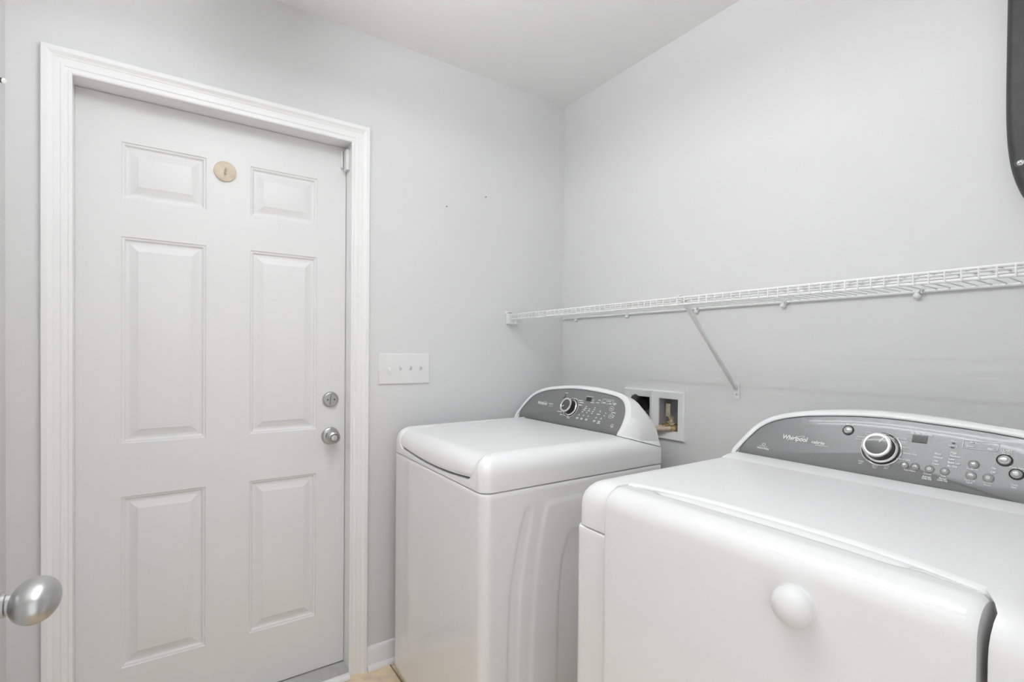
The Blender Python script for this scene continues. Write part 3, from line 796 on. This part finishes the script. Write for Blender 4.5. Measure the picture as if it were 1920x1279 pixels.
co, pt, en, et = console(dr, 1.42, -.275, .950, RY1-.004, .912, 1.0850, .034)
dial(pt, en, et, co, .0105, .0745, math.radians(56))
button(pt, en, co, -.0637, .1099, .0125, True)
for (s_, t_) in ((.0591, .0452), (.0786, .0450), (.1039, .0450), (.1293, .0455)): button(pt, en, co, s_, t_, .0085)
for (s_, t_) in ((.1727, .0693), (.1712, .0452), (.1973, .0456)): button(pt, en, co, s_, t_, .0092)
button(pt, en, co, .2168, .0868, .0125, True); button(pt, en, co, .2360, .0618, .0112, True)
lcd(pt, co, .0648, .0915, .1008, .1172, .0004)
for (s_, t_) in ((.1363, .1090), (.1355, .0992)): lcd(pt, co, s_-.0026, s_+.0026, t_-.0011, t_+.0011, .0004)
pr = Print(pt, .0003)
logo(pr, -.182, .0695, .063)
pr.text('cabrio', -.1245, .0672, .031, .0108, .1, .0002); pr.text('platinum', -.1145, .0610, .030, .0045, .2)
pr.path([(-.2575+.0045*math.cos(a), .0405+.003*math.sin(a)) for a in [2*math.pi*i/14 for i in range(14)]], .0014, True)
pr.text('Advanced', -.2575, .0345, .022, .0052); pr.text('Moisture Sensing', -.2575, .0295, .032, .0066, 0, .00018)
pr.text('POWER', -.0612, .1240, .018, .0066, 0, .00018)
pr.bar(-.0210, .1100, .014, .0012); pr.text('CASUAL', -.0175, .1056, .016, .0056)
pr.text('NORMAL', .0119, .1120, .018, .0060, 0, .00018)
pr.text('DELICATE', -.0335, .0970, .019, .0056); pr.bar(-.0370, .0905, .016, .0010)
pr.text('BULKY ITEMS', .0428, .1052, .024, .0056); pr.text('HEAVY', .0510, .0975, .014, .0054); pr.text('DUTY', .0510, .0930, .011, .0054)
pr.text('SANITIZE', .0573, .0843, .018, .0056); pr.text('Automatic Cycles', .0655, .0722, .025, .0056, 0, .00008); pr.text('Manual Cycles', .0580, .0573, .021, .0056, 0, .00008)
pr.path([(.0510, .0722), (.0486, .0722)], .0008); pr.path([(.0460, .0573), (.0430, .0573)], .0008)
pr.text('TIMED', -.0239, .0375, .012, .0054); pr.text('DRY', -.0239, .0325, .008, .0054)
pr.text('QUICK', .0056, .0325, .012, .0054); pr.text('DRY', .0056, .0275, .008, .0054)
pr.text('RAPID', .0273, .0360, .012, .0054); pr.text('DRY', .0273, .0310, .008, .0054)
pr.text('Est. Time Remaining', .0796, .1212, .038, .0060, 0, .00018)
pr.text('Clean', .1364, .1131, .011, .0054); pr.text('Sensing', .1359, .1030, .015, .0054)
pr.path([(.1530, .1192), (.2050, .1200), (.2062, .1185), (.2045, .1040), (.2030, .1029), (.1530, .1015), (.1516, .1030), (.1518, .1180)], .0009, True)
pr.path([(.1640, .1145), (.1665, .1165), (.1690, .1168), (.1672, .1148)], .0020, True)
pr.text('Eco Monitor', .1822, .1144, .024, .0050); pr.text('Good', .1625, .1065, .011, .0060, 0, .00018); pr.text('Best', .1945, .1061, .009, .0060, 0, .00018)
pr.text('START', .2181, .1063, .017, .0062, 0, .0001); pr.bar(.2181, .1030, .018, .0007); pr.text('Pause', .2177, .0998, .011, .0048, 0, .0001)
for tx, s_, t_, w_ in (('More', .1136, .0807, .011), ('Normal', .1150, .0726, .015), ('Less', .1113, .0651, .009), ('Damp', .1128, .0581, .012), ('High', .1389, .0875, .010), ('Medium', .1421, .0803, .017), ('Low', .1377, .0731, .009), ('Extra Low', .1421, .0660, .020), ('Air Only', .1404, .0581, .017), ('On', .2031, .0666, .006), ('Off', .2029, .0583, .007)):
    pr.text(tx, s_, t_, w_, .0062, 0, .00018)
for tx, s_, t_, w_, b_ in (('Time Adjust', .0704, .0347, .021, 0), ('Dryness', .1019, .0335, .013, 0), ('Automatic', .1019, .0270, .015, .0001), ('Cycles Only', .1019, .0228, .017, .0001), ('Temp', .1282, .0345, .009, 0), ('Manual', .1282, .0290, .012, .0001), ('Cycles Only', .1282, .0248, .017, .0001), ('EcoBoost', .1720, .0587, .017, 0), ('Damp Dry', .1704, .0350, .016, 0), ('Signal', .1704, .0302, .010, 0), ('Wrinkle', .1970, .0358, .013, 0), ('Shield', .1970, .0310, .010, 0), ('Cycle Signal', .2365, .0741, .022, 0), ('Check', .2347, .0398, .010, 0), ('Vent', .2347, .0350, .008, 0)):
    pr.text(tx, s_, t_, w_, .0056, 0, b_)
pr.done(co)
# glyphs on the buttons
def glyph(paths, w=.0008, closed=True, txt=None):
    g = Print(pt, .0033)
    for P in paths: g.path(P, w, closed)
    if txt: g.text(*txt)
    mk('glyph', g.V, g.F, 'ink', co, smooth=None)
circ = lambda s_, t_, rr, n_=14: [(s_+rr*math.cos(2*math.pi*i/n_), t_+rr*math.sin(2*math.pi*i/n_)) for i in range(n_)]
for s_, t_ in ((.0591, .0452), (.0786, .0450)):
    q = 1 if s_ > .07 else -1; glyph([[(s_-.0028, t_-.001*q), (s_, t_+.0014*q), (s_+.0028, t_-.001*q)]], .0012, False)
for s_, t_ in ((.1039, .0450), (.1293, .0455), (.1973, .0456)):
    glyph([[(s_+.0032*math.cos(a)*(1 if i % 2 else .55), t_+.0032*math.sin(a)*(1 if i % 2 else .55)) for i, a in enumerate([2*math.pi*i/10 for i in range(10)])]], .0010)
glyph([[(.1670, .0440), (.1690, .0468), (.1706, .0436), (.1722, .0468), (.1738, .0436), (.1756, .0466)]], .0010, False)
glyph([circ(.2360, .0618, .0035)], .0010); glyph([circ(.2168, .0868, .0072, 24)], .0009); glyph([circ(-.0637, .1099, .0058, 20)], .0008)

# white dome bumper on the dryer door
bu = thing('dome_bumper', (1.544, DYF, .870), 'white plastic dome bumper stuck on the dryer door', 'bumper')
BX, BZ = 1.5425, .8745
lathe('flange', [(.0298, 0), (.0298, .0020), (.0280, .003)], (BX, DYF, BZ), (0, -1, 0), 'wplastic', bu, 40)
lathe('dome', [(.0284, .002)]+[(.0282*math.cos(a), .006+.024*math.sin(a)) for a in [math.pi/2*i/12 for i in range(12)]]+[(.001, .0302)], (BX, DYF, BZ), (0, -1, 0), 'wplastic', bu, 40, smooth=60)
